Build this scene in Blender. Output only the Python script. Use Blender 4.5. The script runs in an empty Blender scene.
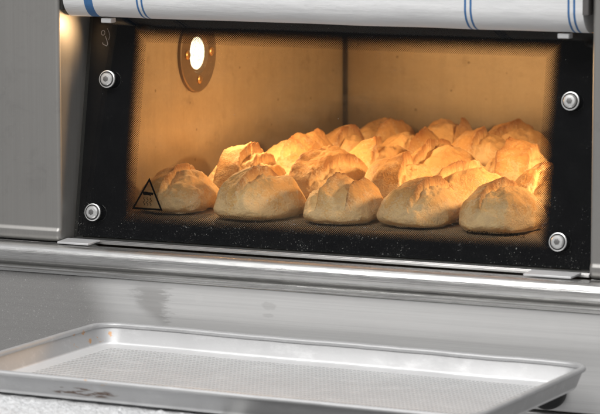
import bpy, bmesh, math, random
from mathutils import Vector, Matrix, noise
import numpy as np

rnd = random.Random(7)
scene = bpy.context.scene
col = scene.collection
R = math.radians

# ------------------------------------------------------------------ camera
F_PX, YAW, PITCH = 3078.0, R(25), math.atan(407 / 3078.0)
cam_d = bpy.data.cameras.new('camera')
cam = bpy.data.objects.new('camera', cam_d)
col.objects.link(cam)
cam.location = (1.6419, -2.9043, 0.4770)
cam.rotation_euler = (math.pi / 2 - PITCH, 0, YAW)
cam_d.sensor_fit = 'HORIZONTAL'
cam_d.sensor_width = 36
cam_d.lens = F_PX / 600 * 36
cam_d.clip_start, cam_d.clip_end = 0.1, 200
cam_d.dof.use_dof = True
cam_d.dof.focus_distance = 3.42
cam_d.dof.aperture_fstop = 12.5
scene.camera = cam

# ------------------------------------------------------------------ helpers
def tag(o, label=None, cat=None, group=None, kind=None):
    if label: o['label'] = label
    if cat: o['category'] = cat
    if group: o['group'] = group
    if kind: o['kind'] = kind
    return o

def link(o, parent=None):
    col.objects.link(o)
    if parent is not None:
        o.parent = parent
        # every mesh is written in world coordinates; only root empties have a location of their own
        if parent.parent is None:
            o.matrix_parent_inverse = Matrix.Translation(-parent.location)
    return o

def empty(name, loc):
    o = bpy.data.objects.new(name, None)
    o.location = loc
    o.empty_display_size = 0.05
    col.objects.link(o)
    return o

def build(name, bm, mats, parent=None, smooth=False, bevel=0, seg=2, loc=None, auto=None):
    me = bpy.data.meshes.new(name)
    bmesh.ops.recalc_face_normals(bm, faces=bm.faces[:])
    bm.to_mesh(me)
    bm.free()
    for m in (mats if isinstance(mats, (list, tuple)) else [mats]):
        me.materials.append(m)
    for p in me.polygons:
        p.use_smooth = smooth
    if auto:
        me.set_sharp_from_angle(angle=R(auto))
    o = bpy.data.objects.new(name, me)
    link(o, parent)
    if loc: o.location = loc
    if bevel:
        b = o.modifiers.new('bevel', 'BEVEL')
        b.width, b.segments, b.limit_method, b.angle_limit = bevel, seg, 'ANGLE', R(35)
        b.harden_normals = False
        for p in me.polygons: p.use_smooth = True
        me.set_sharp_from_angle(angle=R(40))
    return o

def box(bm, x0, x1, y0, y1, z0, z1, mi=0):
    vs = [bm.verts.new(c) for c in ((x0,y0,z0),(x1,y0,z0),(x1,y1,z0),(x0,y1,z0),(x0,y0,z1),(x1,y0,z1),(x1,y1,z1),(x0,y1,z1))]
    for f in ((0,3,2,1),(4,5,6,7),(0,1,5,4),(1,2,6,5),(2,3,7,6),(3,0,4,7)):
        bm.faces.new([vs[i] for i in f]).material_index = mi

def extrude_x(bm, prof, x0, x1, closed=True, cap=True, nx=1):
    rings = []
    for k in range(nx + 1):
        x = x0 + (x1 - x0) * k / nx
        rings.append([bm.verts.new((x, y, z)) for y, z in prof])
    n = len(prof)
    for a, b in zip(rings, rings[1:]):
        for i in range(n if closed else n - 1):
            j = (i + 1) % n
            bm.faces.new((a[i], a[j], b[j], b[i]))
    if cap and closed:
        bm.faces.new(rings[0][::-1]); bm.faces.new(rings[-1])

def arc(cy, cz, r, a0, a1, n=8):
    return [(cy + r * math.cos(R(a0 + (a1 - a0) * i / n)), cz + r * math.sin(R(a0 + (a1 - a0) * i / n))) for i in range(n + 1)]

def lathe(bm, prof, M, n=40, mis=None, cap=True):
    """prof: (radius, height) along local z, M maps local to world"""
    rings = []
    for r, h in prof:
        if r < 1e-7:
            rings.append([bm.verts.new(M @ Vector((0, 0, h)))])
        else:
            rings.append([bm.verts.new(M @ Vector((r * math.cos(2*math.pi*i/n), r * math.sin(2*math.pi*i/n), h))) for i in range(n)])
    for k, (a, b) in enumerate(zip(rings, rings[1:])):
        for i in range(n):
            j = (i + 1) % n
            vs = [a[i % len(a)], a[j % len(a)], b[j % len(b)], b[i % len(b)]]
            u = []
            for v in vs:
                if v not in u: u.append(v)
            if len(u) > 2:
                f = bm.faces.new(u)
                f.material_index = mis[k] if mis else 0

def frame_to(origin, normal, up=Vector((0, 0, 1))):
    n = Vector(normal).normalized()
    x = up.cross(n).normalized()
    y = n.cross(x)
    m = Matrix((x, y, n)).transposed().to_4x4()
    m.translation = origin
    return m

# ------------------------------------------------------------------ materials
class N:
    def __init__(s, name):
        s.m = bpy.data.materials.new(name)
        s.m.use_nodes = True
        s.t = s.m.node_tree
        s.t.nodes.clear()
        s.out = s.t.nodes.new('ShaderNodeOutputMaterial')
    def n(s, typ, props=None, **ins):
        nd = s.t.nodes.new('ShaderNode' + typ)
        for k, v in (props or {}).items(): setattr(nd, k, v)
        for k, v in ins.items():
            key = int(k[1:]) if k[0] == '_' else k.replace('_', ' ')
            s.set(nd.inputs[key], v)
        return nd
    def set(s, sock, v):
        if hasattr(v, 'outputs'): v = v.outputs[0]
        if isinstance(v, bpy.types.NodeSocket): s.t.links.new(v, sock)
        else: sock.default_value = v
    def math(s, op, a, b=0.0, c=0.0, clamp=False):
        return s.n('Math', {'operation': op, 'use_clamp': clamp}, _0=a, _1=b, _2=c).outputs[0]
    def mix(s, fac, a, b, bt='MIX'):
        nd = s.n('Mix', {'data_type': 'RGBA', 'blend_type': bt})
        s.set(nd.inputs[0], fac); s.set(nd.inputs[6], a); s.set(nd.inputs[7], b)
        return nd.outputs[2]
    def step(s, v, a, b, lo=0.0, hi=1.0):
        return s.n('MapRange', {'interpolation_type': 'SMOOTHSTEP'}, _0=v, _1=a, _2=b, _3=lo, _4=hi).outputs[0]
    def pos(s, scale=(1, 1, 1), rot=(0, 0, 0)):
        g = s.n('NewGeometry')
        return s.n('Mapping', None, Vector=g.outputs['Position'], Scale=scale, Rotation=rot).outputs[0]
    def xyz(s, v=None):
        if v is None: v = s.pos()
        nd = s.n('SeparateXYZ', None, _0=v)
        return nd.outputs
    def noise(s, v, scale, detail=4, rough=.55, dist=0.0):
        return s.n('TexNoise', None, Vector=v, Scale=scale, Detail=detail, Roughness=rough, Distortion=dist).outputs[0]
    def bump(s, h, strength, dist, normal=None):
        nd = s.n('Bump', None, Strength=strength, Distance=dist, Height=h)
        if normal is not None: s.set(nd.inputs['Normal'], normal)
        return nd.outputs[0]
    def bsdf(s, **k):
        return s.n('BsdfPrincipled', None, **k)
    def done(s, sh):
        s.t.links.new(sh.outputs[0] if hasattr(sh, 'outputs') else sh, s.out.inputs[0])
        return s.m

def rgb(r, g=None, b=None):
    if g is None: g = b = r
    return (r, g, b, 1)

def brushed(name, c, rough=.36, axis='x', var=.1, metallic=1.0, spots=.0, bump=.05):
    k = N(name)
    sc = {'x': (6, 900, 900), 'z': (900, 900, 6), 'y': (900, 6, 900)}[axis]
    st = k.noise(k.pos(sc), 1, 3, .6)
    cl = k.noise(k.pos(), 7, 5, .6)
    fine = k.noise(k.pos(), 160, 3, .6)
    v = k.math('ADD', k.math('MULTIPLY', st, var * .35), k.math('MULTIPLY', cl, var))
    wide = k.noise(k.pos({'x': (2, 130, 130), 'z': (130, 130, 1.2), 'y': (130, 2, 130)}[axis]), 1, 4, .7)
    sm = k.noise(k.pos((1, 1, 1)), 24, 6, .7, .6)
    v = k.math('ADD', v, k.math('MULTIPLY', k.step(sm, .52, .70), var * .30))
    v = k.math('ADD', v, k.math('MULTIPLY', k.step(wide, .35, .8), var * .22))
    base = k.mix(k.math('MULTIPLY', v, 1.0), rgb(c[0]*1.06, c[1]*1.06, c[2]*1.06), rgb(c[0]*.3, c[1]*.3, c[2]*.3))
    if spots:
        sp = k.step(fine, .64, .74, 0, spots)
        base = k.mix(sp, base, rgb(.75, .73, .7))
    ro = k.math('ADD', rough - .07, k.math('ADD', k.math('MULTIPLY', st, .06), k.math('MULTIPLY', cl, .10)))
    b = k.bsdf(Base_Color=base, Metallic=metallic, Roughness=ro, Normal=k.bump(st, bump, .001))
    return k.done(b)

M = {}
M['steel_upright'] = brushed('steel_upright', (.36, .35, .335), .42, 'z', .35, metallic=.65, spots=.05)
M['steel_rail'] = brushed('steel_rail', (.74, .735, .72), .23, 'x', .34, metallic=.95, bump=.40)
M['steel_trim'] = brushed('steel_trim', (.62, .61, .60), .30, 'x', .3)
M['tab_metal'] = brushed('tab_metal', (.70, .70, .71), .5, 'x', .2, metallic=.6)

def lower_panel_mat():
    k = N('steel_lower_panel')
    x, y, z = k.xyz()
    st = k.noise(k.pos((5, 900, 900)), 1, 3, .6)
    cl = k.noise(k.pos((1, 1, 1.6)), 9, 6, .6)
    fine = k.noise(k.pos(), 420, 3, .7)
    grit = k.noise(k.pos((1, 1, 1)), 900, 2, .8)
    base = k.mix(k.math('MULTIPLY', cl, .55), rgb(.90, .895, .885), rgb(.70, .695, .685))
    st2 = k.noise(k.pos((1.5, 120, 160)), 1, 5, .7)
    base = k.mix(k.step(st2, .42, .75, 0, .26), base, rgb(.34))
    base = k.mix(k.math('MULTIPLY', st, .22), base, rgb(.2))
    # darker gritty area on the left of the panel, with an uneven edge
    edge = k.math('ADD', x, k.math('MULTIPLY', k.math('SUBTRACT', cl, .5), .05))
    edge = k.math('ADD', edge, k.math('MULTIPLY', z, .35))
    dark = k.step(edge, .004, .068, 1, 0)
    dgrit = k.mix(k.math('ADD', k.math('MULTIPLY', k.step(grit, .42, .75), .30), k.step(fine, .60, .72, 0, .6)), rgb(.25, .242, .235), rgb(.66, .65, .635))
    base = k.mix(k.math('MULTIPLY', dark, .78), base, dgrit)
    # a wiped smear and two small drips
    wob = k.noise(k.pos((40, 1, 260)), 1, 4, .7)
    sx = k.math('ADD', x, k.math('MULTIPLY', k.math('SUBTRACT', wob, .5), .055))
    s1 = k.math('MULTIPLY', k.step(sx, .090, .112), k.step(sx, .130, .143, 1, 0))
    s1 = k.math('MULTIPLY', s1, k.math('MULTIPLY', k.step(k.math('ADD', z, k.math('MULTIPLY', k.math('SUBTRACT', x, .118), .5)), -.078, -.064), k.step(z, -.046, -.038, 1, 0.3)))
    base = k.mix(k.math('MULTIPLY', s1, .45), base, rgb(.215, .205, .195))
    def blot(cx, cz, rx, rz, amt, colr, base):
        d = k.math('SQRT', k.math('ADD', k.math('POWER', k.math('DIVIDE', k.math('SUBTRACT', x, cx), rx), 2.0),
                                  k.math('POWER', k.math('DIVIDE', k.math('SUBTRACT', z, cz), rz), 2.0)))
        d = k.math('ADD', d, k.math('MULTIPLY', k.math('SUBTRACT', k.noise(k.pos(), 130, 3), .5), 1.1))
        return k.mix(k.step(d, .7, 1.15, amt, 0), base, colr)
    base = blot(.258, -.052, .009, .0045, .17, rgb(.2, .19, .18), base)
    base = blot(.258, -.062, .007, .0022, .17, rgb(.2, .19, .18), base)
    base = blot(.176, -.049, .005, .005, .35, rgb(.8, .79, .78), base)
    base = blot(.345, -.038, .018, .005, .30, rgb(.8, .79, .78), base)
    base = k.mix(k.step(fine, .66, .76, 0, .35), base, rgb(.8, .79, .77))
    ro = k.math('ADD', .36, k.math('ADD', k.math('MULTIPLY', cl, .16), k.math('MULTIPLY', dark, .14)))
    b = k.bsdf(Base_Color=base, Metallic=.55, Roughness=ro, Normal=k.bump(k.math('ADD', st, k.math('MULTIPLY', fine, .4)), .06, .001))
    return k.done(b)
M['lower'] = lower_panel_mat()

def cavity_mat():
    k = N('oven_chamber_steel')
    x, y, z = k.xyz()
    cl = k.noise(k.pos((1, 1, 1.5)), 9, 6, .62)
    fine = k.noise(k.pos(), 240, 3, .7)
    sp = k.n('TexVoronoi', {'feature': 'F1'}, Vector=k.pos(), Scale=38).outputs[0]
    base = k.mix(cl, rgb(.68, .60, .46), rgb(.40, .34, .25))
    vs_ = k.noise(k.pos((70, 70, 5)), 1, 4, .65)
    base = k.mix(k.step(vs_, .42, .75, 0, .13), base, rgb(.20, .165, .12))
    bl = k.noise(k.pos(), 26, 5, .7)
    base = k.mix(k.step(bl, .55, .75, 0, .35), base, rgb(.17, .13, .09))
    base = k.mix(k.math('MULTIPLY', fine, .35), base, rgb(.26, .22, .17))
    base = k.mix(k.step(sp, .05, .09, .55, 0), base, rgb(.12, .085, .05))
    # brown baking deposit creeping up from the deck
    zz = k.math('ADD', z, k.math('MULTIPLY', k.math('SUBTRACT', cl, .5), .07))
    base = k.mix(k.step(zz, .045, .095, .62, 0), base, rgb(.10, .065, .038))
    b = k.bsdf(Base_Color=base, Metallic=.35, Roughness=.5, Normal=k.bump(fine, .15, .001))
    return k.done(b)
M['cavity'] = cavity_mat()

def deck_mat():
    k = N('baking_stone')
    cl = k.noise(k.pos(), 22, 6, .65)
    g = k.noise(k.pos(), 330, 3, .7)
    base = k.mix(cl, rgb(.17, .12, .08), rgb(.36, .26, .17))
    base = k.mix(k.step(g, .56, .74, 0, .6), base, rgb(.30, .22, .15))
    return k.done(k.bsdf(Base_Color=base, Roughness=.85, Normal=k.bump(g, .5, .002)))
M['deck'] = deck_mat()

def plain(name, c, rough=.5, metallic=0.0, bump=0.0, scale=300, var=.2):
    k = N(name)
    nz = k.noise(k.pos(), scale, 4, .6)
    base = k.mix(k.math('MULTIPLY', nz, var), rgb(*c), rgb(c[0]*.35, c[1]*.35, c[2]*.35))
    kw = {}
    if bump: kw['Normal'] = k.bump(nz, bump, .001)
    return k.done(k.bsdf(Base_Color=base, Roughness=rough, Metallic=metallic, **kw))
M['black_gap'] = plain('dark_recess', (.015, .014, .013), .8)
M['rubber'] = plain('black_rubber', (.018, .018, .019), .5, 0, .1)
M['chrome'] = plain('polished_bolt', (.88, .88, .87), .34, .75, .06, 500, .25)
M['bolt_dark'] = plain('bolt_shadow_ring', (.05, .05, .05), .45, .6)
M['bolt_hex'] = plain('bolt_hex_recess', (.26, .255, .25), .4, .8)
M['warm_bolt'] = plain('lamp_screw', (.55, .36, .16), .35, .8)
M['grey_bracket'] = plain('grey_bracket', (.20, .19, .185), .45, .8)
M['white_plastic'] = plain('white_clip', (.62, .62, .62), .45)
k = N('printed_black')
M['print_ink'] = k.done(k.bsdf(Base_Color=rgb(.004, .0035, .003), Roughness=.6, Specular_IOR_Level=.03))
M['print_white'] = plain('printed_grey', (.36, .36, .37), .5)

# ------------------------------------------------------------------ glass plane
TILT = math.atan(.04 / .235)
GN = Vector((0, -math.cos(TILT), math.sin(TILT)))            # outward normal
def gy(z): return .022 + z * math.tan(TILT)
def G(x, z, off=0.0):
    return Vector((x, gy(z), z)) + GN * off
GX0, GX1, GZ0, GZ1 = .0035, .6055, .0035, .2425

def pane_mat():
    k = N('door_glass')
    x, y, z = k.xyz()
    lw = k.n('LayerWeight', None, Blend=.5).outputs['Facing']
    fac = k.math('ADD', .028, k.math('MULTIPLY', k.math('POWER', lw, 5.0), .9))
    tr = k.n('BsdfTransparent', None, Color=rgb(.955, .965, .95))
    gl = k.n('BsdfGlossy', None, Roughness=.03, Color=rgb(1))
    a = k.n('MixShader', None, _0=fac, _1=tr, _2=gl)
    # flour and dust sitting on the glass, thickest along the bottom edge
    sp = k.noise(k.pos(), 680, 2, .6)
    sp2 = k.noise(k.pos(), 45, 4, .65)
    low = k.step(z, .0, .09, 1, .12)
    thr = k.math('SUBTRACT', .762, k.math('ADD', k.math('MULTIPLY', low, .06), k.math('MULTIPLY', k.step(sp2, .45, .75), .09)))
    d = k.math('MULTIPLY', k.math('SUBTRACT', sp, thr), 12.0, clamp=True)
    film = k.math('MULTIPLY', k.step(sp2, .35, .8), .003)
    d = k.math('MAXIMUM', k.math('MULTIPLY', d, .6), film)
    df = k.n('BsdfDiffuse', None, Color=rgb(.55, .54, .52))
    return k.done(k.n('MixShader', None, _0=d, _1=a, _2=df))
M['pane'] = pane_mat()

WX0, WX1, WZ0, WZ1 = .0555, .5535, .0185, .2315               # where the black border starts to break into dots
def enamel_mat():
    k = N('black_enamel_print')
    x, y, z = k.xyz()
    dx = k.math('MINIMUM', k.math('SUBTRACT', x, WX0), k.math('SUBTRACT', WX1, x))
    dz = k.math('MINIMUM', k.math('SUBTRACT', z, WZ0), k.math('SUBTRACT', WZ1, z))
    d = k.math('MINIMUM', dx, dz)                              # distance inside the solid border
    P = .00235
    u = k.math('DIVIDE', k.math('ADD', x, z), P * 1.0)
    v = k.math('DIVIDE', k.math('SUBTRACT', x, z), P * 1.0)
    def tri(t):
        return k.math('SUBTRACT', k.math('FRACT', t), .5)
    uu, vv = tri(u), tri(v)
    rr = k.math('SQRT', k.math('ADD', k.math('MULTIPLY', uu, uu), k.math('MULTIPLY', vv, vv)))
    # radius of the black dot: overlapping at the border, small at the inner rim
    rad = k.n('MapRange', None, _0=d, _1=0.0, _2=.0165, _3=.70, _4=.23).outputs[0]
    dot = k.step(k.math('SUBTRACT', rad, rr), -.05, .05)
    dot = k.math('MULTIPLY', dot, k.step(d, .0163, .0167, 1, 0))
    solid = k.step(d, -.0002, .0002, 1, 0)
    a = k.math('MAXIMUM', dot, solid)
    ink = k.bsdf(Base_Color=rgb(.003, .003, .0042), Roughness=.5, Specular_IOR_Level=.04)
    tr = k.n('BsdfTransparent', None, Color=rgb(1))
    return k.done(k.n('MixShader', None, _0=a, _1=tr, _2=ink))
M['enamel'] = enamel_mat()

# ------------------------------------------------------------------ THE OVEN
oven = empty('deck_oven', (.305, .3, -.24))
tag(oven, 'stainless steel deck oven with a lit chamber behind black-bordered tilted glass', 'oven')

# uprights either side of the door: folded sheet with rounded edges
def upright(x0, x1, inner_right, parent):
    bm = bmesh.new()
    r = .0045
    xe = x1 if inner_right else x0
    s = -1 if inner_right else 1
    # profile in plan (x, y): front face, rounded corner, return
    pts = [(x0 if inner_right else x1, .0)]
    for i in range(7):
        a = R(90 * i / 6)
        pts.append((xe + s * (r - r * math.sin(a)), r - r * math.cos(a)))
    pts += [(xe, .13), (x0 if inner_right else x1, .13)]
    # vertical stations, with the bottom edge rolled under
    rb = .007
    st = [(.62, 0.0), (.0150, 0.0), (.0135, -.0003), (.0120, -.0012), (.0107, -.0022), (.0095, -.0025), (-.0015 + rb, -.0025)] + [(-.0015 + rb - rb * math.sin(R(90 * i / 6)), rb - rb * math.cos(R(90 * i / 6)) - .0025) for i in range(1, 7)]
    rings = []
    for z, inset in st:
        ring = []
        for px, py in pts:
            yy = py if py > .1 else max(py, 0) + inset
            ring.append(bm.verts.new((px, min(yy, .13), z)))
        rings.append(ring)
    n = len(pts)
    for a, b in zip(rings, rings[1:]):
        for i in range(n):
            j = (i + 1) % n
            bm.faces.new((a[i], a[j], b[j], b[i]))
    bm.faces.new(rings[0]); bm.faces.new(rings[-1][::-1])
    return build('side_panel', bm, M['steel_upright'], parent, smooth=True, auto=50)
upright(-.42, -.0005, True, oven)
upright(.6095, 1.0, False, oven)

# sill: rounded rail, step and lip above the lower front panel
bm = bmesh.new()
prof = [(.0045, -.034), (.0045, -.0085)]
prof += arc(-.0010, -.0085, .0055, 0, 90, 4)[1:]
prof += [(-.010, -.0030)]
prof += arc(-.0180, -.0130, .0105, 75, 180, 10)
prof += arc(-.0225, -.0165, .0060, 180, 262, 5)
prof += [(-.0180, -.0222), (-.0170, -.0236)]
prof += [(-.0222, -.0262), (-.0236, -.0276), (-.0236, -.0288), (-.0222, -.0300)]
prof += [(-.0172, -.0312), (-.0172, -.034)]
extrude_x(bm, prof, -.5, 1.1)
build('sill_rail', bm, M['steel_rail'], oven, smooth=True, auto=38)

for xa, xb in ((-.5, -.0006), (.6096, 1.1)):
    bm = bmesh.new()
    box(bm, xa, xb, .0050, .128, -.036, -.0032)
    build('sill_plate', bm, M['steel_rail'], oven, bevel=.0006)
bm = bmesh.new()
box(bm, -.5, 1.1, -.0155, .006, -.1375, -.0345)
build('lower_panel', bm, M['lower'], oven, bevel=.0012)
bm = bmesh.new()
box(bm, -.5, 1.1, -.0155, .006, -.33, -.1405)
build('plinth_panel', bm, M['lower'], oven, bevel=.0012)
bm = bmesh.new()
box(bm, -.5, 1.1, .0062, .10, -.33, -.0365)
build('front_frame', bm, M['black_gap'], oven)

# round black foot on the lower panel, half hidden by the tray
bm = bmesh.new()
lathe(bm, [(0, .0125), (.012, .0125), (.0165, .0115), (.0185, .009), (.0190, .004), (.0190, 0)], frame_to((.5735, -.0156, -.1165), (0, -1, 0)))
build('knob', bm, M['rubber'], oven, smooth=True, auto=35)

# baking chamber
CX0, CX1, CY0, CY1, CZ0, CZ1 = -.03, .66, .085, .82, .012, .262
bm = bmesh.new(); box(bm, CX0 - .02, CX0, .132, CY1, CZ0 - .03, CZ1 + .02)
side_wall = build('chamber_wall', bm, M['cavity'], oven)
bm = bmesh.new(); box(bm, CX1, CX1 + .02, .132, CY1, CZ0 - .03, CZ1 + .02)
build('chamber_wall', bm, M['cavity'], oven)
bm = bmesh.new(); box(bm, CX0 - .02, CX1 + .02, CY1 + .0005, CY1 + .02, CZ0 - .03, CZ1 + .02)
build('chamber_wall', bm, M['cavity'], oven)
bm = bmesh.new(); box(bm, CX0 + .0005, CX1 - .0005, CY0, CY1 - .0005, CZ1, CZ1 + .02)
build('chamber_ceiling', bm, M['cavity'], oven)
bm = bmesh.new(); box(bm, CX0 + .0005, CX1 - .0005, CY0, CY1 - .0005, CZ0 - .03, CZ0)
build('baking_stone', bm, M['deck'], oven, bevel=.002)
# dark seam strip where the two walls meet
bm = bmesh.new(); box(bm, CX0 + .0004, CX0 + .0052, CY1 - .0052, CY1 + .0002, CZ0 + .001, CZ1 - .001)
build('corner_seam', bm, plain('corner_seal', (.035, .025, .018), .6), oven)
# door jamb plates that close the front of the chamber beside the glass
for xa, xb in ((-.0003, .0105), (.5905, .6093)):
    bm = bmesh.new()
    pp = [G(xa, -.0028, -.0070), G(xb, -.0028, -.0070), G(xb, .2415, -.0070), G(xa, .2415, -.0070)]
    pb = [Vector((p.x, .131, p.z)) for p in pp]
    vs = [bm.verts.new(p) for p in pp + pb]
    for f in ((0,1,2,3),(4,7,6,5),(0,4,5,1),(1,5,6,2),(2,6,7,3),(3,7,4,0)):
        bm.faces.new([vs[i] for i in f])
    build('door_jamb', bm, M['black_gap'], oven)
bm = bmesh.new()
box(bm, -.0003, .6088, .075, .084, .2435, .30)
build('door_header', bm, M['black_gap'], oven)

bm = bmesh.new()
box(bm, -.0002, .6092, .0312, .0845, -.0030, .0052)
build('light_leak_block', bm, M['black_gap'], oven)  # added dark strip, blocks chamber light leaking under the glass

# oven lamp on the left chamber wall
def bulb_mat():
    k = N('lit_bulb')
    lw = k.n('LayerWeight', None, Blend=.35).outputs['Facing']
    rib = k.noise(k.pos((1, 420, 420)), 1, 2)
    st = k.math('MULTIPLY', k.step(rib, .3, .7, 1.6, 5.0), k.step(lw, .55, 1.0, 1.0, .35))
    return k.done(k.n('Emission', None, Color=rgb(1, .80, .52), Strength=st))
def emit(name, c, s):
    k = N(name)
    return k.done(k.n('Emission', None, Color=rgb(*c), Strength=s))
LY, LZ = .384, .176
MW = frame_to((CX0 + .0002, LY, LZ), (1, 0, 0))
bm = bmesh.new()
lathe(bm, [(.047, 0), (.047, .0035), (.0455, .0048), (.0245, .0048), (.022, .0015), (0, .0015)], MW, 64)
k = N('lamp_plate_steel')
nz = k.noise(k.pos(), 60, 4)
plate = k.done(k.bsdf(Base_Color=k.mix(nz, rgb(.30, .23, .16), rgb(.17, .13, .09)), Metallic=.5, Roughness=.42))
lamp = build('oven_lamp', bm, plate, oven, smooth=True, auto=30)
bm = bmesh.new()
lathe(bm, [(.0195, .001), (.0195, .0020), (.0165, .0034), (.010, .0042), (0, .0045)], MW, 40)
build('bulb', bm, bulb_mat(), lamp, smooth=True)
for ang in (0, 90, 180, 270):
    c = MW @ Vector((.0315 * math.cos(R(ang)), .0315 * math.sin(R(ang)), .0045))
    bm = bmesh.new()
    lathe(bm, [(.0055, 0), (.0055, .0016), (.0042, .0028), (0, .0031)], frame_to(c, (1, 0, 0)), 20)
    build('screw', bm, M['warm_bolt'], lamp, smooth=True, auto=40)

# ------------------------------------------------------------------ glass door (a part of the oven)
bm = bmesh.new()
T = .006
c8 = [G(GX0, GZ0, 0), G(GX1, GZ0, 0), G(GX1, GZ1, 0), G(GX0, GZ1, 0)]
c8b = [p - GN * T for p in c8]
vs = [bm.verts.new(p) for p in c8 + c8b]
for f in ((0,1,2,3),(4,7,6,5),(0,4,5,1),(1,5,6,2),(2,6,7,3),(3,7,4,0)):
    bm.faces.new([vs[i] for i in f])
door = build('glass_door', bm, M['pane'], oven)
tag(door, 'tilted glass door with a black dotted border')

def inner_mat():
    k = N('inner_glass')
    sm = k.noise(k.pos((14, 14, 30)), 1, 6, .7)
    dr = k.noise(k.pos((160, 160, 9)), 1, 4, .7)
    a = k.math('ADD', .010, k.math('ADD', k.math('MULTIPLY', k.step(sm, .42, .75), .040), k.math('MULTIPLY', k.step(dr, .58, .8), .03)))
    tr = k.n('BsdfTransparent', None, Color=rgb(.975, .965, .94))
    df = k.n('MixShader', None, _0=.5, _1=k.n('BsdfDiffuse', None, Color=rgb(.60, .50, .36)), _2=k.n('BsdfTranslucent', None, Color=rgb(.66, .56, .42)))
    return k.done(k.n('MixShader', None, _0=a, _1=tr, _2=df))
bm = bmesh.new()
ci = [G(.0112, .007, -.0205), G(.5898, .007, -.0205), G(.5898, .2405, -.0205), G(.0112, .2405, -.0205)]
vs = [bm.verts.new(p) for p in ci + [p - GN * .004 for p in ci]]
for f in ((0,1,2,3),(4,7,6,5),(0,4,5,1),(1,5,6,2),(2,6,7,3),(3,7,4,0)):
    bm.faces.new([vs[i] for i in f])
build('inner_pane', bm, inner_mat(), door)

bm = bmesh.new()
q = [G(GX0 + .0004, GZ0 + .0004, -T - .0004), G(GX1 - .0004, GZ0 + .0004, -T - .0004), G(GX1 - .0004, GZ1 - .0004, -T - .0004), G(GX0 + .0004, GZ1 - .0004, -T - .0004)]
q2 = [p - GN * .0004 for p in q]
inner = [(WX0 + .0169, WZ0 + .0169), (WX1 - .0169, WZ0 + .0169), (WX1 - .0169, WZ1 - .0169), (WX0 + .0169, WZ1 - .0169)]
i1 = [G(x, z, -T - .0004) for x, z in inner]
a = [bm.verts.new(p) for p in q]; b = [bm.verts.new(p) for p in i1]
for i in range(4):
    j = (i + 1) % 4
    bm.faces.new((a[i], a[j], b[j], b[i]))
build('enamel_border', bm, M['enamel'], door)

# bottom edge channel of the door
bm = bmesh.new()
box(bm, .0035, .6055, .0135, .0305, -.0022, .0014)
box(bm, .0035, .6055, .0112, .0132, -.0030, .0004)
build('edge_strip', bm, M['steel_trim'], door, bevel=.0006)

# four polished stand-off bolts with washers
for x, z in ((.031, .174), (.025, .0295), (.569, .172), (.566, .0295)):
    bm = bmesh.new()
    MB = frame_to(G(x, z, .0003), GN)
    lathe(bm, [(.0096, 0), (.0096, .0016), (.0088, .0020), (.0084, .0020), (.0080, .0012), (.0072, .0012),
               (.0070, .0030), (.0058, .0042), (.0040, .0044), (0, .0044)], MB, 40,
          [0, 0, 0, 1, 1, 0, 0, 0, 0])
    lathe(bm, [(.0033, .0044), (.0033, .0046), (.0027, .0047), (0, .0047)], MB @ Matrix.Rotation(R(20 + 300 * x), 4, 'Z'), 6, [2, 2, 2])
    build('bolt', bm, [M['chrome'], M['bolt_dark'], M['bolt_hex']], door, smooth=True, auto=35)

# light metal hinge tabs under the bottom corners of the glass
for x0, x1, sk in ((.0015, .0400, .012), (.5435, .5950, .010)):
    bm = bmesh.new()
    y0, y1 = -.0085, .0115
    z0, z1 = -.0020, -.0002
    v = [bm.verts.new(c) for c in ((x0 - .002, y0, z0), (x1 - .002, y0, z0), (x1 + .002, y1, z1), (x0, y1, z1),
                                   (x0 - .002, y0, z0 + .0022), (x1 - .002, y0, z0 + .0022), (x1 + .002, y1, z1 + .0022), (x0, y1, z1 + .0022))]
    for f in ((0,3,2,1),(4,5,6,7),(0,1,5,4),(1,2,6,5),(2,3,7,6),(3,0,4,7)):
        bm.faces.new([v[i] for i in f])
    build('hinge_tab', bm, M['tab_metal'], door, bevel=.0005)

# printed marks on the glass
def glass_strokes(name, paths, w, m, off=.00025, th=.00015):
    """flat printed lines: paths are lists of (x, z) with optional closing"""
    bm = bmesh.new()
    for pts, closed, ww in paths:
        n = len(pts)
        P = [Vector(p) for p in pts]
        L, Rr = [], []
        for i in range(n):
            if closed: d1, d2 = P[i] - P[i - 1], P[(i + 1) % n] - P[i]
            else:
                d1 = P[i] - P[max(i - 1, 0)]; d2 = P[min(i + 1, n - 1)] - P[i]
                if d1.length < 1e-9: d1 = d2
                if d2.length < 1e-9: d2 = d1
            d1.normalize(); d2.normalize()
            n1, n2 = Vector((-d1.y, d1.x)), Vector((-d2.y, d2.x))
            m_ = (n1 + n2); m_ = m_.normalized() if m_.length > 1e-6 else n1
            s = (ww or w) / 2 / max(.35, m_.dot(n1))
            L.append(P[i] + m_ * s); Rr.append(P[i] - m_ * s)
        for i in range(n if closed else n - 1):
            j = (i + 1) % n
            bm.faces.new([bm.verts.new(G(p.x, p.y, off)) for p in (L[i], L[j], Rr[j], Rr[i])])
    bmesh.ops.solidify(bm, geom=bm.faces[:], thickness=th) if False else None
    return build(name, bm, m, door)
tri = [(.0915, .0682), (.0743, .0368), (.1087, .0368)]
paths = [(tri, True, .0021)]
for kx in (.0870, .0910, .0950):                          # three heat waves
    paths.append(([(kx + .0010 * math.sin(t * 1.25), .0405 + t * .00085) for t in range(11)], False, .0006))
hand = [(.0848, .0537), (.0880, .0540), (.0915, .0535), (.0960, .0533), (.0975, .0528)]
paths.append((hand, False, .0026))
paths.append(([(.0855, .0520), (.0905, .0523), (.0935, .0519)], False, .0012))
paths.append(([(.0935, .0516), (.0950, .0508)], False, .0012))
glass_strokes('hazard_symbol', paths, .001, M['print_ink'])

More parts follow.
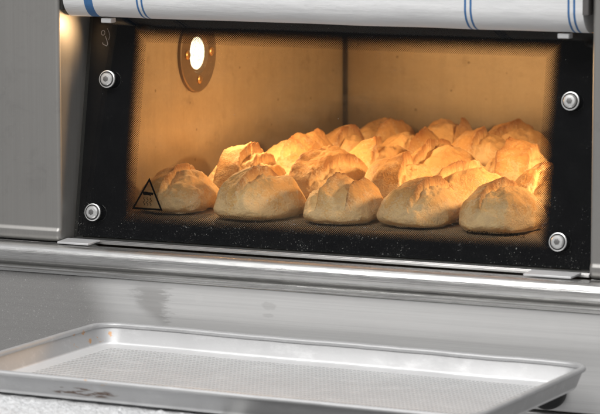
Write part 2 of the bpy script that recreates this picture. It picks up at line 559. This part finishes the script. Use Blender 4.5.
# little grey mark near the top left corner: a lock loop with a hooked tail
paths = []
cx, cz = .0225, .2240
paths.append(([(cx + .0022 * math.cos(t * .45) - .001, cz + .0026 * math.sin(t * .45)) for t in range(15)], True, .0007))
paths.append(([(.0245, .2205), (.0268, .2160), (.0282, .2120), (.0270, .2098), (.0242, .2110), (.0222, .2118)], False, .0007))
paths.append(([(.0262, .2290), (.0285, .2255), (.0300, .2205), (.0290, .2165)], False, .0004))
paths.append(([(.0222, .2118), (.0218, .2135)], False, .0007))
glass_strokes('printed_mark', paths, .001, M['print_white'])

# caution lettering
fc = bpy.data.curves.new('caution_lettering', 'FONT')
fc.body = 'CAUTION HOT SURFACE'
fc.size = .0072
fc.align_x = 'CENTER'
fo = bpy.data.objects.new('tmp_text', fc)
col.objects.link(fo)
dg = bpy.context.evaluated_depsgraph_get()
me = bpy.data.meshes.new_from_object(fo.evaluated_get(dg))
bpy.data.objects.remove(fo)
w = max(v.co.x for v in me.vertices) - min(v.co.x for v in me.vertices)
sx = .064 / w
for v in me.vertices:
    v.co = G(.4975 + v.co.x * sx, .0315 + v.co.y * .85, .00025)
me.name = 'caution_lettering'
me.materials.clear(); me.materials.append(M['print_ink'])
link(bpy.data.objects.new('caution_lettering', me), door)

# ------------------------------------------------------------------ bread rolls
def bread_mat():
    k = N('bread_crust')
    tc = k.n('TexCoord').outputs['Object']
    oi = k.n('ObjectInfo')
    off = k.n('VectorMath', {'operation': 'ADD'}, _0=tc)
    k.set(off.inputs[1], k.n('VectorMath', {'operation': 'SCALE'}, _0=oi.outputs['Location'], Scale=3.7).outputs[0])
    v = off.outputs[0]
    at = k.n('Attribute', {'attribute_name': 'crust'})
    sp = k.n('SeparateColor', None, _0=at.outputs['Color'])
    burst, brown, side = sp.outputs[0], sp.outputs[1], sp.outputs[2]
    big = k.noise(v, 28, 5, .6)
    mid = k.noise(v, 110, 5, .65)
    fine = k.noise(v, 420, 3, .65)
    base = k.mix(big, rgb(.50, .245, .07), rgb(.76, .49, .21))
    base = k.mix(k.step(k.math('ADD', k.math('MULTIPLY', mid, .6), k.math('MULTIPLY', big, .4)), .47, .60, 0, .62), base, k.mix(oi.outputs['Random'], rgb(.30, .115, .028), rgb(.52, .26, .08)))
    base = k.mix(k.math('MULTIPLY', burst, .8), base, k.mix(mid, rgb(.90, .69, .40), rgb(.60, .33, .11)))
    base = k.mix(k.math('MULTIPLY', brown, .9), base, rgb(.27, .10, .025))
    # flour: a dusting that survives in patches on the sides
    patch = k.noise(v, 55, 4, .7)
    fl = k.step(k.math('ADD', k.math('MULTIPLY', side, .16), k.math('ADD', k.math('MULTIPLY', patch, .62), k.math('MULTIPLY', fine, .38))), .50, .66, 0, .52)
    base = k.mix(fl, base, rgb(.78, .66, .47))
    z = k.n('SeparateXYZ', None, _0=tc).outputs[2]
    zz = k.math('ADD', z, k.math('MULTIPLY', k.math('SUBTRACT', mid, .5), .006))
    base = k.mix(k.step(zz, .0015, .0050, .8, 0), base, rgb(.80, .74, .64))
    micro = k.noise(v, 800, 2, .6)
    base = k.mix(k.step(micro, .56, .74, 0, .22), base, rgb(.84, .74, .58))
    h = k.math('ADD', k.math('MULTIPLY', mid, .55), k.math('ADD', k.math('MULTIPLY', fine, .32), k.math('MULTIPLY', micro, .10)))
    b = k.bsdf(Base_Color=base, Roughness=.72, Normal=k.bump(h, .62, .0045))
    return k.done(b)
M['bread'] = bread_mat()

def nz(x, y, z, s, seed):
    return noise.noise(Vector((x * s + seed * 7.13, y * s - seed * 3.7, z * s + seed * 1.9)))

def smooth(a, b, x):
    t = min(1, max(0, (x - a) / (b - a)))
    return t * t * (3 - 2 * t)

def make_roll(loc, W, Ln, H, rot, seed, scores):
    """W across, Ln along, H high; scores: list of (offset across, slant, ear height, side)"""
    NU, NV = 168, 78
    co, at, faces = [], [], []
    hz = .25 * H
    prng = random.Random(int(seed * 17))
    planes = []
    for kk in range(4):
        az = prng.uniform(0, 2 * math.pi); el = R(prng.uniform(12, 42))
        pn = Vector((math.cos(az) * math.cos(el), math.sin(az) * math.cos(el), math.sin(el)))
        sup = math.sqrt((W / 2 * pn.x) ** 2 + (Ln / 2 * pn.y) ** 2 + ((H - hz) * pn.z) ** 2) + hz * pn.z
        planes.append((pn, sup * prng.uniform(.89, .98)))
    for iv in range(NV + 1):
        ph = -math.pi / 2 + math.pi * iv / NV
        for iu in range(NU):
            th = 2 * math.pi * iu / NU
            cp, sp_ = math.cos(ph), math.sin(ph)
            ct, st = math.cos(th), math.sin(th)
            e = .74
            px = W / 2 * math.copysign(abs(ct) ** e, ct)
            py = Ln / 2 * math.copysign(abs(st) ** .74, st)
            tt = max(sp_, 0)
            rr = (max(1 - tt ** 2.5, 0) ** .46 * (1 - .17 * tt)) if ph > 0 else max(cp, 0) ** .40
            x, y = px * rr, py * rr
            if ph >= 0: z = hz + (H - hz) * sp_ ** 1.0
            else: z = hz + hz * math.copysign(abs(sp_) ** .80, sp_)
            # keep the loaf from being an ellipsoid: taper and lumps
            up = smooth(.0, .35, z / H)
            n1 = nz(x, y, z, 26, seed)
            n2 = nz(x, y, z, 60, seed + 5)
            n3 = nz(x, y, z, 150, seed + 9)
            d = (.0045 * n1 + .0022 * n2 + .0010 * n3 + .0005 * nz(x, y, z, 320, seed + 11))
            nl = Vector((x / (W/2)**2, y / (Ln/2)**2, (z - hz) / (H * .6)**2 + 1e-6)).normalized()
            x += nl.x * d; y += nl.y * d
            z += nl.z * d * up
            ru = smooth(.45, .95, z / H)
            z += ru * (.0018 * nz(x, y, z, 70, seed + 14) + .0007 * nz(x, y, z, 230, seed + 15))
            for pn, pd in planes:
                over = pn.x * x + pn.y * y + pn.z * z - pd
                if over > -.003:
                    over = (over + .003) ** 2 / .012 if over < .003 else over
                    x -= pn.x * over * .82; y -= pn.y * over * .82; z -= pn.z * over * .82
            bst = brn = 0.0
            tp = smooth(.22, .55, z / H)
            for (o, sl, ear, side) in scores:
                wob = .0050 * nz(y, 0, seed, 42, seed + o * 300) + .0016 * nz(y, z, seed, 170, seed + 2)
                dd = (x - o - sl * y - wob) * side
                ln = smooth(Ln * .53, Ln * .38, abs(y))
                k = tp * ln
                if k <= 0: continue
                jag = .35 + 1.5 * max(0, .45 + nz(y, o * 10, 0, 48, seed + 3) + .25 * nz(y, o, 1, 130, seed + 6))
                if dd < 0:
                    lip = math.exp(dd / .0065)
                    broad = math.exp(dd / .020)
                    z += k * ear * 1.0 * (.55 * jag * lip + .55 * broad)
                    brn = max(brn, k * lip ** 1.5 * min(1, jag))
                if dd > -.0015:
                    t = smooth(-.0015, .0015, dd)
                    g = math.exp(-max(dd, 0) / .015)
                    z -= k * t * g * (.0090 + .003 * nz(x, y, 3, 90, seed))
                    bst = max(bst, k * t * math.exp(-(max(dd, 0) / .026) ** 2))
                    q = k * t * math.exp(-max(dd, 0) / .026)
                    z += q * (.0048 * nz(x, y, z, 75, seed + 4) + .0024 * nz(x, y, z, 170, seed + 7) + .0008 * nz(x, y, z, 380, seed + 12))
            z = max(z, 0.0)
            if z < .004: 
                fl = (1 - z / .004) * max(0, .35 + 1.3 * nz(x, y, 0, 75, seed + 8))
                ra = math.hypot(x, y) + 1e-6
                gro = .0075 * fl * min(1, ra / .03)
                x += x / ra * gro; y += y / ra * gro
            co.append((x, y, z))
            at.append((bst, min(1, brn + .5 * smooth(.70, 1.1, z / H) * max(0, .5 + nz(x, y, z, 50, seed + 21))), 1 - smooth(.25, .85, z / H), 1))
    for iv in range(NV):
        for iu in range(NU):
            a = iv * NU + iu; b = iv * NU + (iu + 1) % NU
            faces.append((a, b, b + NU, a + NU))
    me = bpy.data.meshes.new('bread_roll')
    me.from_pydata(co, [], faces)
    bm = bmesh.new(); bm.from_mesh(me)
    ly = bm.verts.layers.float_color.new('crust')
    bm.verts.ensure_lookup_table()
    for v, c in zip(bm.verts, at): v[ly] = c
    bmesh.ops.remove_doubles(bm, verts=bm.verts[:], dist=1e-6)
    bmesh.ops.recalc_face_normals(bm, faces=bm.faces[:])
    for f in bm.faces: f.smooth = True
    bm.to_mesh(me); bm.free()
    me.materials.append(M['bread'])
    o = bpy.data.objects.new('bread_roll', me)
    o.location = loc
    o.rotation_euler.z = R(rot)
    col.objects.link(o)
    return o

ROLLS = [
 # x, y, W, L, H, rot, scores, label
 (.040, .205, .086, .128, .046, 6, [(.004, .10, .004, 1)], 'dim floury roll behind the printed hot-surface triangle, first of the front row'),
 (.152, .192, .096, .130, .050, -8, [(-.002, -.06, .006, 1), (-.030, .1, .003, -1)], 'pale-fronted split roll second from the left in the front row'),
 (.248, .200, .088, .122, .046, 10, [(-.010, .18, .007, -1), (.016, .05, .003, -1)], 'torn-crusted roll in the middle of the front row'),
 (.340, .212, .090, .124, .047, -4, [(.012, .05, .004, 1)], 'broad domed roll in the front row just left of the roll over the caution lettering'),
 (.436, .207, .090, .126, .048, 4, [(-.002, .25, .003, 1)], 'dull floury roll directly above the caution lettering, at the right end of the front row'),
 (.047, .366, .092, .134, .054, 4, [(-.020, .06, .004, -1), (.008, -.05, .005, 1), (.024, .02, .003, 1)], 'bright roll with several lengthwise cuts, nearest the chamber lamp in the second row'),
 (.149, .374, .092, .132, .051, -12, [(-.008, .15, .006, -1), (.022, .1, .003, 1)], 'bright knobbly roll in the second row, behind the gap left of the torn middle roll'),
 (.241, .370, .090, .130, .051, 7, [(.010, -.12, .006, 1)], 'roll in the middle of the second row with one raised split'),
 (.336, .352, .090, .128, .050, -6, [(-.006, .18, .005, 1)], 'smooth bright roll, fourth of the second row, behind the front row domed roll'),
 (.424, .378, .088, .126, .050, 5, [(-.004, .1, .002, 1)], 'roll at the right end of the second row, half behind the dotted glass border'),
 (.046, .518, .090, .128, .051, -9, [(.008, .12, .007, -1)], 'roll at the left end of the third row, against the brown chamber wall'),
 (.149, .520, .090, .128, .051, 9, [(.002, -.16, .006, 1)], 'second roll of the third row, with a ragged ridge'),
 (.236, .522, .088, .126, .050, -5, [(-.012, .1, .007, 1)], 'third roll of the third row, behind the middle of the second row'),
 (.334, .522, .092, .128, .054, 12, [(-.018, .12, .008, -1), (.018, 0, .003, 1)], 'roll at the right end of the third row, with a peaked ear on its left'),
 (.055, .628, .084, .104, .050, 6, [(.010, .14, .007, 1)], 'roll at the left end of the fourth row, in front of the corner seam'),
 (.146, .636, .086, .106, .050, -7, [(.014, -.1, .007, -1)], 'middle roll of the fourth row with a raised ear'),
 (.236, .636, .090, .110, .055, 10, [(.006, .12, .006, 1)], 'dark orange roll at the right end of the fourth row'),
 (.056, .748, .086, .106, .053, -6, [(.016, .1, .008, -1)], 'rearmost left roll, just right of the corner seam by the back wall'),
 (.147, .750, .088, .106, .053, 8, [(.018, -.08, .008, -1)], 'rearmost middle roll with a pointed ear against the back wall'),
 (.236, .754, .090, .108, .053, -10, [(.002, .1, .006, 1)], 'rearmost right roll, standing dim and apart near the back wall'),
]
for i, (x, y, W, Ln, H, rot, sc, lab) in enumerate(ROLLS):
    W *= .97; Ln *= .95; H *= 1.03
    o = make_roll((x, y, CZ0 + .0003), W, Ln, H, rot, i + 1.0, sc)
    tag(o, lab, 'bread roll', 'bread rolls baking on the oven deck')

# ------------------------------------------------------------------ canvas belt above the door
def canvas_mat():
    k = N('striped_canvas')
    x, y, z = k.xyz()
    wv = k.n('TexWave', {'wave_type': 'BANDS', 'bands_direction': 'X'}, Vector=k.pos(), Scale=330, Distortion=.6, Detail=2).outputs['Fac']
    wz = k.n('TexWave', {'wave_type': 'BANDS', 'bands_direction': 'Z'}, Vector=k.pos(), Scale=330, Distortion=.6, Detail=2).outputs['Fac']
    cl = k.noise(k.pos((1, 3, 3)), 26, 5, .6)
    base = k.mix(cl, rgb(.83, .83, .83), rgb(.72, .725, .735))
    base = k.mix(k.step(k.noise(k.pos((10, 60, 60)), 3, 4, .7), .64, .8, 0, .10), base, rgb(.45, .44, .43))
    e = k.math('MULTIPLY', k.math('SUBTRACT', k.noise(k.pos((0, 90, 90)), 1, 2), .5), .0008)
    xe = k.math('ADD', x, e)
    m = None
    for a, b in ((.0305, .0410), (.0945, .0968), (.1000, .1023), (.4715, .4738), (.4775, .4798), (.5830, .5853), (.5890, .5913)):
        s = k.math('MULTIPLY', k.step(xe, a - .0003, a + .0003), k.step(xe, b - .0003, b + .0003, 1, 0))
        m = s if m is None else k.math('MAXIMUM', m, s)
    blue = k.mix(k.noise(k.pos(), 500, 2), rgb(.006, .10, .30), rgb(.015, .15, .38))
    base = k.mix(k.math('MULTIPLY', m, .96), base, blue)
    h = k.math('ADD', wv, wz)
    cr = k.noise(k.pos((1.2, 60, 60)), 4, 4, .6)
    nb = k.bump(cl, .3, .004, k.bump(cr, .10, .003, k.bump(h, .35, .0006)))
    return k.done(k.bsdf(Base_Color=base, Roughness=.8, Normal=nb, Sheen_Weight=.1))
M['canvas'] = canvas_mat()
belt = empty('canvas_belt', (.302, .03, .244))
tag(belt, 'white canvas loading belt with blue stripes above the oven glass', 'loading belt')
bm = bmesh.new()
rb = .025
prof = [(.0735, .40), (-.001, .40), (-.001, .30), (-.0005, .285)] + arc(-.0005 + rb, .2445 + rb, rb, 180, 270, 14)[0:] + [(.045, .2452), (.066, .2465), (.0735, .255)]
extrude_x(bm, prof, .0045, .5995, nx=60)
cv = build('canvas', bm, M['canvas'], belt, smooth=True, auto=60)
cv.data.update()
for v in cv.data.vertices:
    if v.co.z < .39:
        v.co.y += .0010 * noise.noise(Vector((v.co.x * 9, v.co.z * 14, 2)))
        v.co.z += .0007 * noise.noise(Vector((v.co.x * 13, 4, v.co.y * 9)))
for x0, yy in ((.0425, .016), (.5665, .016)):
    bm = bmesh.new(); box(bm, x0, x0 + .0125, yy, yy + .012, .2385, .2436)
    build('clip', bm, M['white_plastic'], belt, bevel=.001)
bm = bmesh.new()
box(bm, .6000, .6068, -.004, .010, .264, .40)
build('end_bracket', bm, M['grey_bracket'], belt, bevel=.001)
bm = bmesh.new()
box(bm, .0006, .0040, .002, .05, .252, .40)
build('end_bracket', bm, M['black_gap'], belt, bevel=.001)

# ------------------------------------------------------------------ baking tray
def tray_mat():
    k = N('worn_aluminium')
    tc = k.n('TexCoord').outputs['Object']
    x, y, z = k.n('SeparateXYZ', None, _0=tc).outputs
    cl = k.noise(tc, 14, 6, .65)
    fine = k.noise(tc, 230, 4, .7)
    mp = k.n('Mapping', None, Vector=tc, Scale=(30, 5, 30), Rotation=(0, 0, .3)).outputs[0]
    scr = k.noise(mp, 12, 4, .7)
    base = k.mix(cl, rgb(.95, .95, .95), rgb(.66, .66, .665))
    base = k.mix(k.step(fine, .58, .8, 0, .35), base, rgb(.48))
    base = k.mix(k.step(scr, .62, .78, 0, .3), base, rgb(.95))
    base = k.mix(k.math('MULTIPLY', k.step(z, -.0188, -.0165), .7), base, rgb(.36, .36, .365))  # shade put into the colour: walls and rim darker than the bottom
    # rust-brown burn marks on the outer front wall, orange specks at the far left corner
    def marks(cx, cy, cz, rx, ry, rz, sc, lo, colr, base, amt):
        d = None
        for c, cc, r in ((x, cx, rx), (y, cy, ry), (z, cz, rz)):
            t = k.math('POWER', k.math('DIVIDE', k.math('SUBTRACT', c, cc), r), 2.0)
            d = t if d is None else k.math('ADD', d, t)
        inside = k.step(d, .5, 1.0, 1, 0)
        n_ = k.noise(k.n('Mapping', None, Vector=tc, Scale=sc).outputs[0], 1, 3, .6)
        return k.mix(k.math('MULTIPLY', k.math('MULTIPLY', inside, k.step(n_, lo, lo + .05)), amt), base, colr)
    base = marks(.150, -.300, -.0125, .046, .02, .0060, (60, 60, 520), .49, rgb(.11, .055, .028), base, .85)
    base = marks(.016, -.045, -.008, .030, .045, .011, (130, 90, 90), .60, rgb(.62, .28, .05), base, .7)
    base = marks(.16, -.30, -.001, .03, .02, .004, (180, 180, 180), .6, rgb(.62, .30, .06), base, .5)
    base = marks(.02, -.300, -.006, .06, .02, .004, (90, 90, 400), .66, rgb(.1, .06, .04), base, .7)
    # embossed dimples on the flat bottom only
    P = .0088
    s1 = k.math('SINE', k.math('MULTIPLY', k.math('ADD', x, k.math('MULTIPLY', y, .5)), 2 * math.pi / P))
    s2 = k.math('SINE', k.math('MULTIPLY', k.math('SUBTRACT', x, k.math('MULTIPLY', y, .5)), 2 * math.pi / P))
    dim = k.math('MULTIPLY', s1, s2)
    flat = k.step(z, -.0188, -.0180, 1, 0)
    inx = k.math('MULTIPLY', k.step(x, .028, .034), k.step(x, .520, .526, 1, 0))
    iny = k.math('MULTIPLY', k.step(y, -.270, -.264), k.step(y, -.036, -.030, 1, 0))
    dimf = k.math('MULTIPLY', dim, k.math('MULTIPLY', flat, k.math('MULTIPLY', inx, iny)))
    base = k.mix(k.math('MULTIPLY', k.step(dimf, .05, .6), .62), base, rgb(.33))
    nb = k.bump(fine, .10, .001, k.bump(dimf, .8, .002))
    ro = k.math('ADD', .42, k.math('MULTIPLY', cl, .16))
    pw = k.noise(k.n('Mapping', None, Vector=tc, Scale=(26, 60, 60)).outputs[0], 1, 6, .75)
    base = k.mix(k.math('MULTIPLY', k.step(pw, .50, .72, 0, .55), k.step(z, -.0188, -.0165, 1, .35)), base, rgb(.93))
    return k.done(k.bsdf(Base_Color=base, Metallic=.5, Roughness=ro, Normal=nb))
M['tray'] = tray_mat()

def rrect(x0, x1, y0, y1, r, n=10):
    pts = []
    for cx, cy, a0 in ((x1 - r, y1 - r, 0), (x0 + r, y1 - r, 90), (x0 + r, y0 + r, 180), (x1 - r, y0 + r, 270)):
        for i in range(n + 1):
            a = R(a0 + 90 * i / n)
            pts.append((cx + r * math.cos(a), cy + r * math.sin(a)))
    # subdivide the long straight runs so dents can be added
    out = []
    for i, p in enumerate(pts):
        q_ = pts[(i + 1) % len(pts)]
        d = math.dist(p, q_)
        m_ = max(1, int(d / .012))
        for j in range(m_):
            out.append((p[0] + (q_[0] - p[0]) * j / m_, p[1] + (q_[1] - p[1]) * j / m_))
    return out

TL, TD = .567, .300
tray = empty('baking_tray', (.068, -.036, -.0805))
tray.rotation_euler.z = R(-1.5)
tag(tray, 'worn aluminium baking tray with a dimpled bottom and rust marks, in front of the oven', 'baking tray')
def ring_set(levels, close_in):
    """levels: (inset from the outer outline, z)"""
    bm = bmesh.new()
    rings = []
    for ins, z in levels:
        base_pts = rrect(0, TL, -TD, 0, .030)
        ring = []
        for (px, py) in base_pts:
            # inset along the rounded rectangle's own normal
            cx = min(max(px, .030), TL - .030); cy = min(max(py, -TD + .030), -.030)
            d = Vector((px - cx, py - cy)); 
            d = d.normalized() if d.length > 1e-9 else Vector((0, 0))
            w_ = .0008 * noise.noise(Vector((px * 11, py * 11, 1.3))) + .00035 * noise.noise(Vector((px * 60, py * 60, 3.3)))
            ring.append(bm.verts.new((px - d.x * ins + d.x * w_, py - d.y * ins + d.y * w_, z + .7 * w_)))
        rings.append(ring)
    n = len(rings[0])
    for a, b in zip(rings, rings[1:]):
        for i in range(n):
            j = (i + 1) % n
            bm.faces.new((a[i], a[j], b[j], b[i]))
    if close_in:
        bm.faces.new(rings[-1]) ; bm.faces.new(rings[0])
    else:
        for i in range(n):
            j = (i + 1) % n
            bm.faces.new((rings[-1][i], rings[-1][j], rings[0][j], rings[0][i]))
    return bm
def put_tray(name, bm, angle):
    me_o = build(name, bm, M['tray'], None, smooth=True, auto=angle)
    me_o.parent = tray
    return me_o
lv = [(.0145, -.0212), (.0115, -.0208), (.0098, -.0190), (.0035, -.003), (.0040, -.0022), (.0052, -.0025), (.0108, -.0165), (.0125, -.0186), (.0155, -.0192), (.020, -.0193)]
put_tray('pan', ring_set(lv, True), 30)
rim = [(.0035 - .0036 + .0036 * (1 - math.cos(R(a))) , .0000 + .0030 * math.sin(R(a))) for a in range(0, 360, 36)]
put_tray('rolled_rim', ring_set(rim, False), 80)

# ------------------------------------------------------------------ surface under the tray
def film_mat():
    k = N('frosted_film')
    v = k.pos()
    cl = k.noise(v, 60, 5, .7)
    base = k.mix(cl, rgb(.86, .865, .87), rgb(.50, .505, .515))
    vo = k.n('TexVoronoi', {'feature': 'DISTANCE_TO_EDGE'}, Vector=k.pos(), Scale=170).outputs[0]
    b = k.bsdf(Base_Color=base, Roughness=.32, Specular_IOR_Level=.7, Normal=k.bump(k.math('ADD', k.math('MULTIPLY', vo, .6), cl), .9, .005))
    return k.done(b)
SZ = -.0805 - .0212
bm = bmesh.new()
NX, NY = 300, 190
x0, x1, y0, y1 = -.02, .36, -.60, -.235
grid = []
for j in range(NY + 1):
    row = []
    for i in range(NX + 1):
        x = x0 + (x1 - x0) * i / NX; y = y0 + (y1 - y0) * j / NY
        h = noise.multi_fractal(Vector((x * 42, y * 42, .5)), .8, 2.1, 4)
        h2 = abs(noise.noise(Vector((x * 130, y * 130, 2.5))))
        out_ = smooth(-.342, -.352, y) if y < -.3 else 0
        h3 = abs(noise.noise(Vector((x * 210 + y * 60, y * 210, 7.5))))
        z = SZ - .0036 + .0016 * min(h, 1.9) * .7 + (.0030 * h2 + .0022 * h3 + .0010 * h) * out_
        row.append(bm.verts.new((x, y, z)))
    grid.append(row)
for j in range(NY):
    for i in range(NX):
        bm.faces.new((grid[j][i], grid[j][i + 1], grid[j + 1][i + 1], grid[j + 1][i]))
low = [[bm.verts.new((v.co.x, v.co.y, SZ - .012)) for v in (grid[0][0], grid[0][NX], grid[NY][NX], grid[NY][0])]]
lo = low[0]
bm.faces.new(lo[::-1])
bm.faces.new(grid[0][::-1] + [lo[0], lo[1]])
bm.faces.new(grid[NY] + [lo[2], lo[3]])
bm.faces.new([r[0] for r in grid] + [lo[3], lo[0]])
bm.faces.new([r[NX] for r in grid][::-1] + [lo[1], lo[2]])
film = build('plastic_sheet', bm, film_mat(), None, smooth=True, auto=60)
tag(film, 'crinkled frosted white plastic sheet under the front of the baking tray', 'plastic sheet')

bm = bmesh.new()
box(bm, -.04, .38, -.62, -.232, SZ - .05, SZ - .0122)
wt = build('table_top', bm, brushed('table_steel', (.55, .55, .54), .4), None, bevel=.002)
tag(wt, kind='structure')

# ------------------------------------------------------------------ light
world = bpy.data.worlds.new('World')
scene.world = world
world.use_nodes = True
nt = world.node_tree
nt.nodes.clear()
o_ = nt.nodes.new('ShaderNodeOutputWorld')
bg = nt.nodes.new('ShaderNodeBackground')
tcn = nt.nodes.new('ShaderNodeTexCoord')
sep = nt.nodes.new('ShaderNodeSeparateXYZ')
rmp = nt.nodes.new('ShaderNodeValToRGB')
mr = nt.nodes.new('ShaderNodeMapRange')
nt.links.new(tcn.outputs['Generated'], sep.inputs[0])
nt.links.new(sep.outputs[2], mr.inputs[0])
mr.inputs[1].default_value, mr.inputs[2].default_value = -1, 1
nt.links.new(mr.outputs[0], rmp.inputs[0])
els = rmp.color_ramp.elements
els[0].position, els[0].color = 0.0, (.22, .215, .21, 1)
els[1].position, els[1].color = 1.0, (.9, .92, .95, 1)
for p_, c_ in ((.36, .42), (.475, .58), (.53, .14), (.62, .10), (.72, .75)):
    e = els.new(p_); e.color = (c_, c_, c_ * 1.01, 1)
nt.links.new(rmp.outputs[0], bg.inputs[0])
bg.inputs[1].default_value = .8
nt.links.new(bg.outputs[0], o_.inputs[0])

def area(name, loc, target, sx, sy, energy, c=(1, 1, 1), spread=180):
    l = bpy.data.lights.new(name, 'AREA')
    l.shape = 'RECTANGLE'; l.size, l.size_y = sx, sy
    l.energy, l.color = energy, c
    l.spread = R(spread)
    o = bpy.data.objects.new(name, l)
    o.location = loc
    o.rotation_euler = (Vector(target) - Vector(loc)).to_track_quat('-Z', 'Y').to_euler()
    col.objects.link(o)
    return o
area('ceiling_light', (.2, -1.45, 1.75), (.3, -.1, 0), 1.6, 1.0, 43, (1, .985, .96))
area('chamber_lamp', (CX0 + .02, LY, LZ), (.34, LY + .04, .055), .06, .06, 1.75, (1, .60, .28), 165)
area('far_chamber_lamp', (CX1 - .01, .37, .225), (.30, .40, .03), .10, .06, 1.95, (1, .60, .28), 108)
area('left_return_fill', (.040, .040, .236), (-.0005, .018, .220), .010, .010, .028, (1, .62, .30), 90)  # added lamp without a fixture, warms the return of the left side panel

scene.view_settings.view_transform = 'Standard'
scene.view_settings.look = 'None'
scene.view_settings.exposure = 0
scene.view_settings.gamma = 1
scene.cycles.max_bounces = 10
scene.cycles.transparent_max_bounces = 16
scene.cycles.use_denoising = True
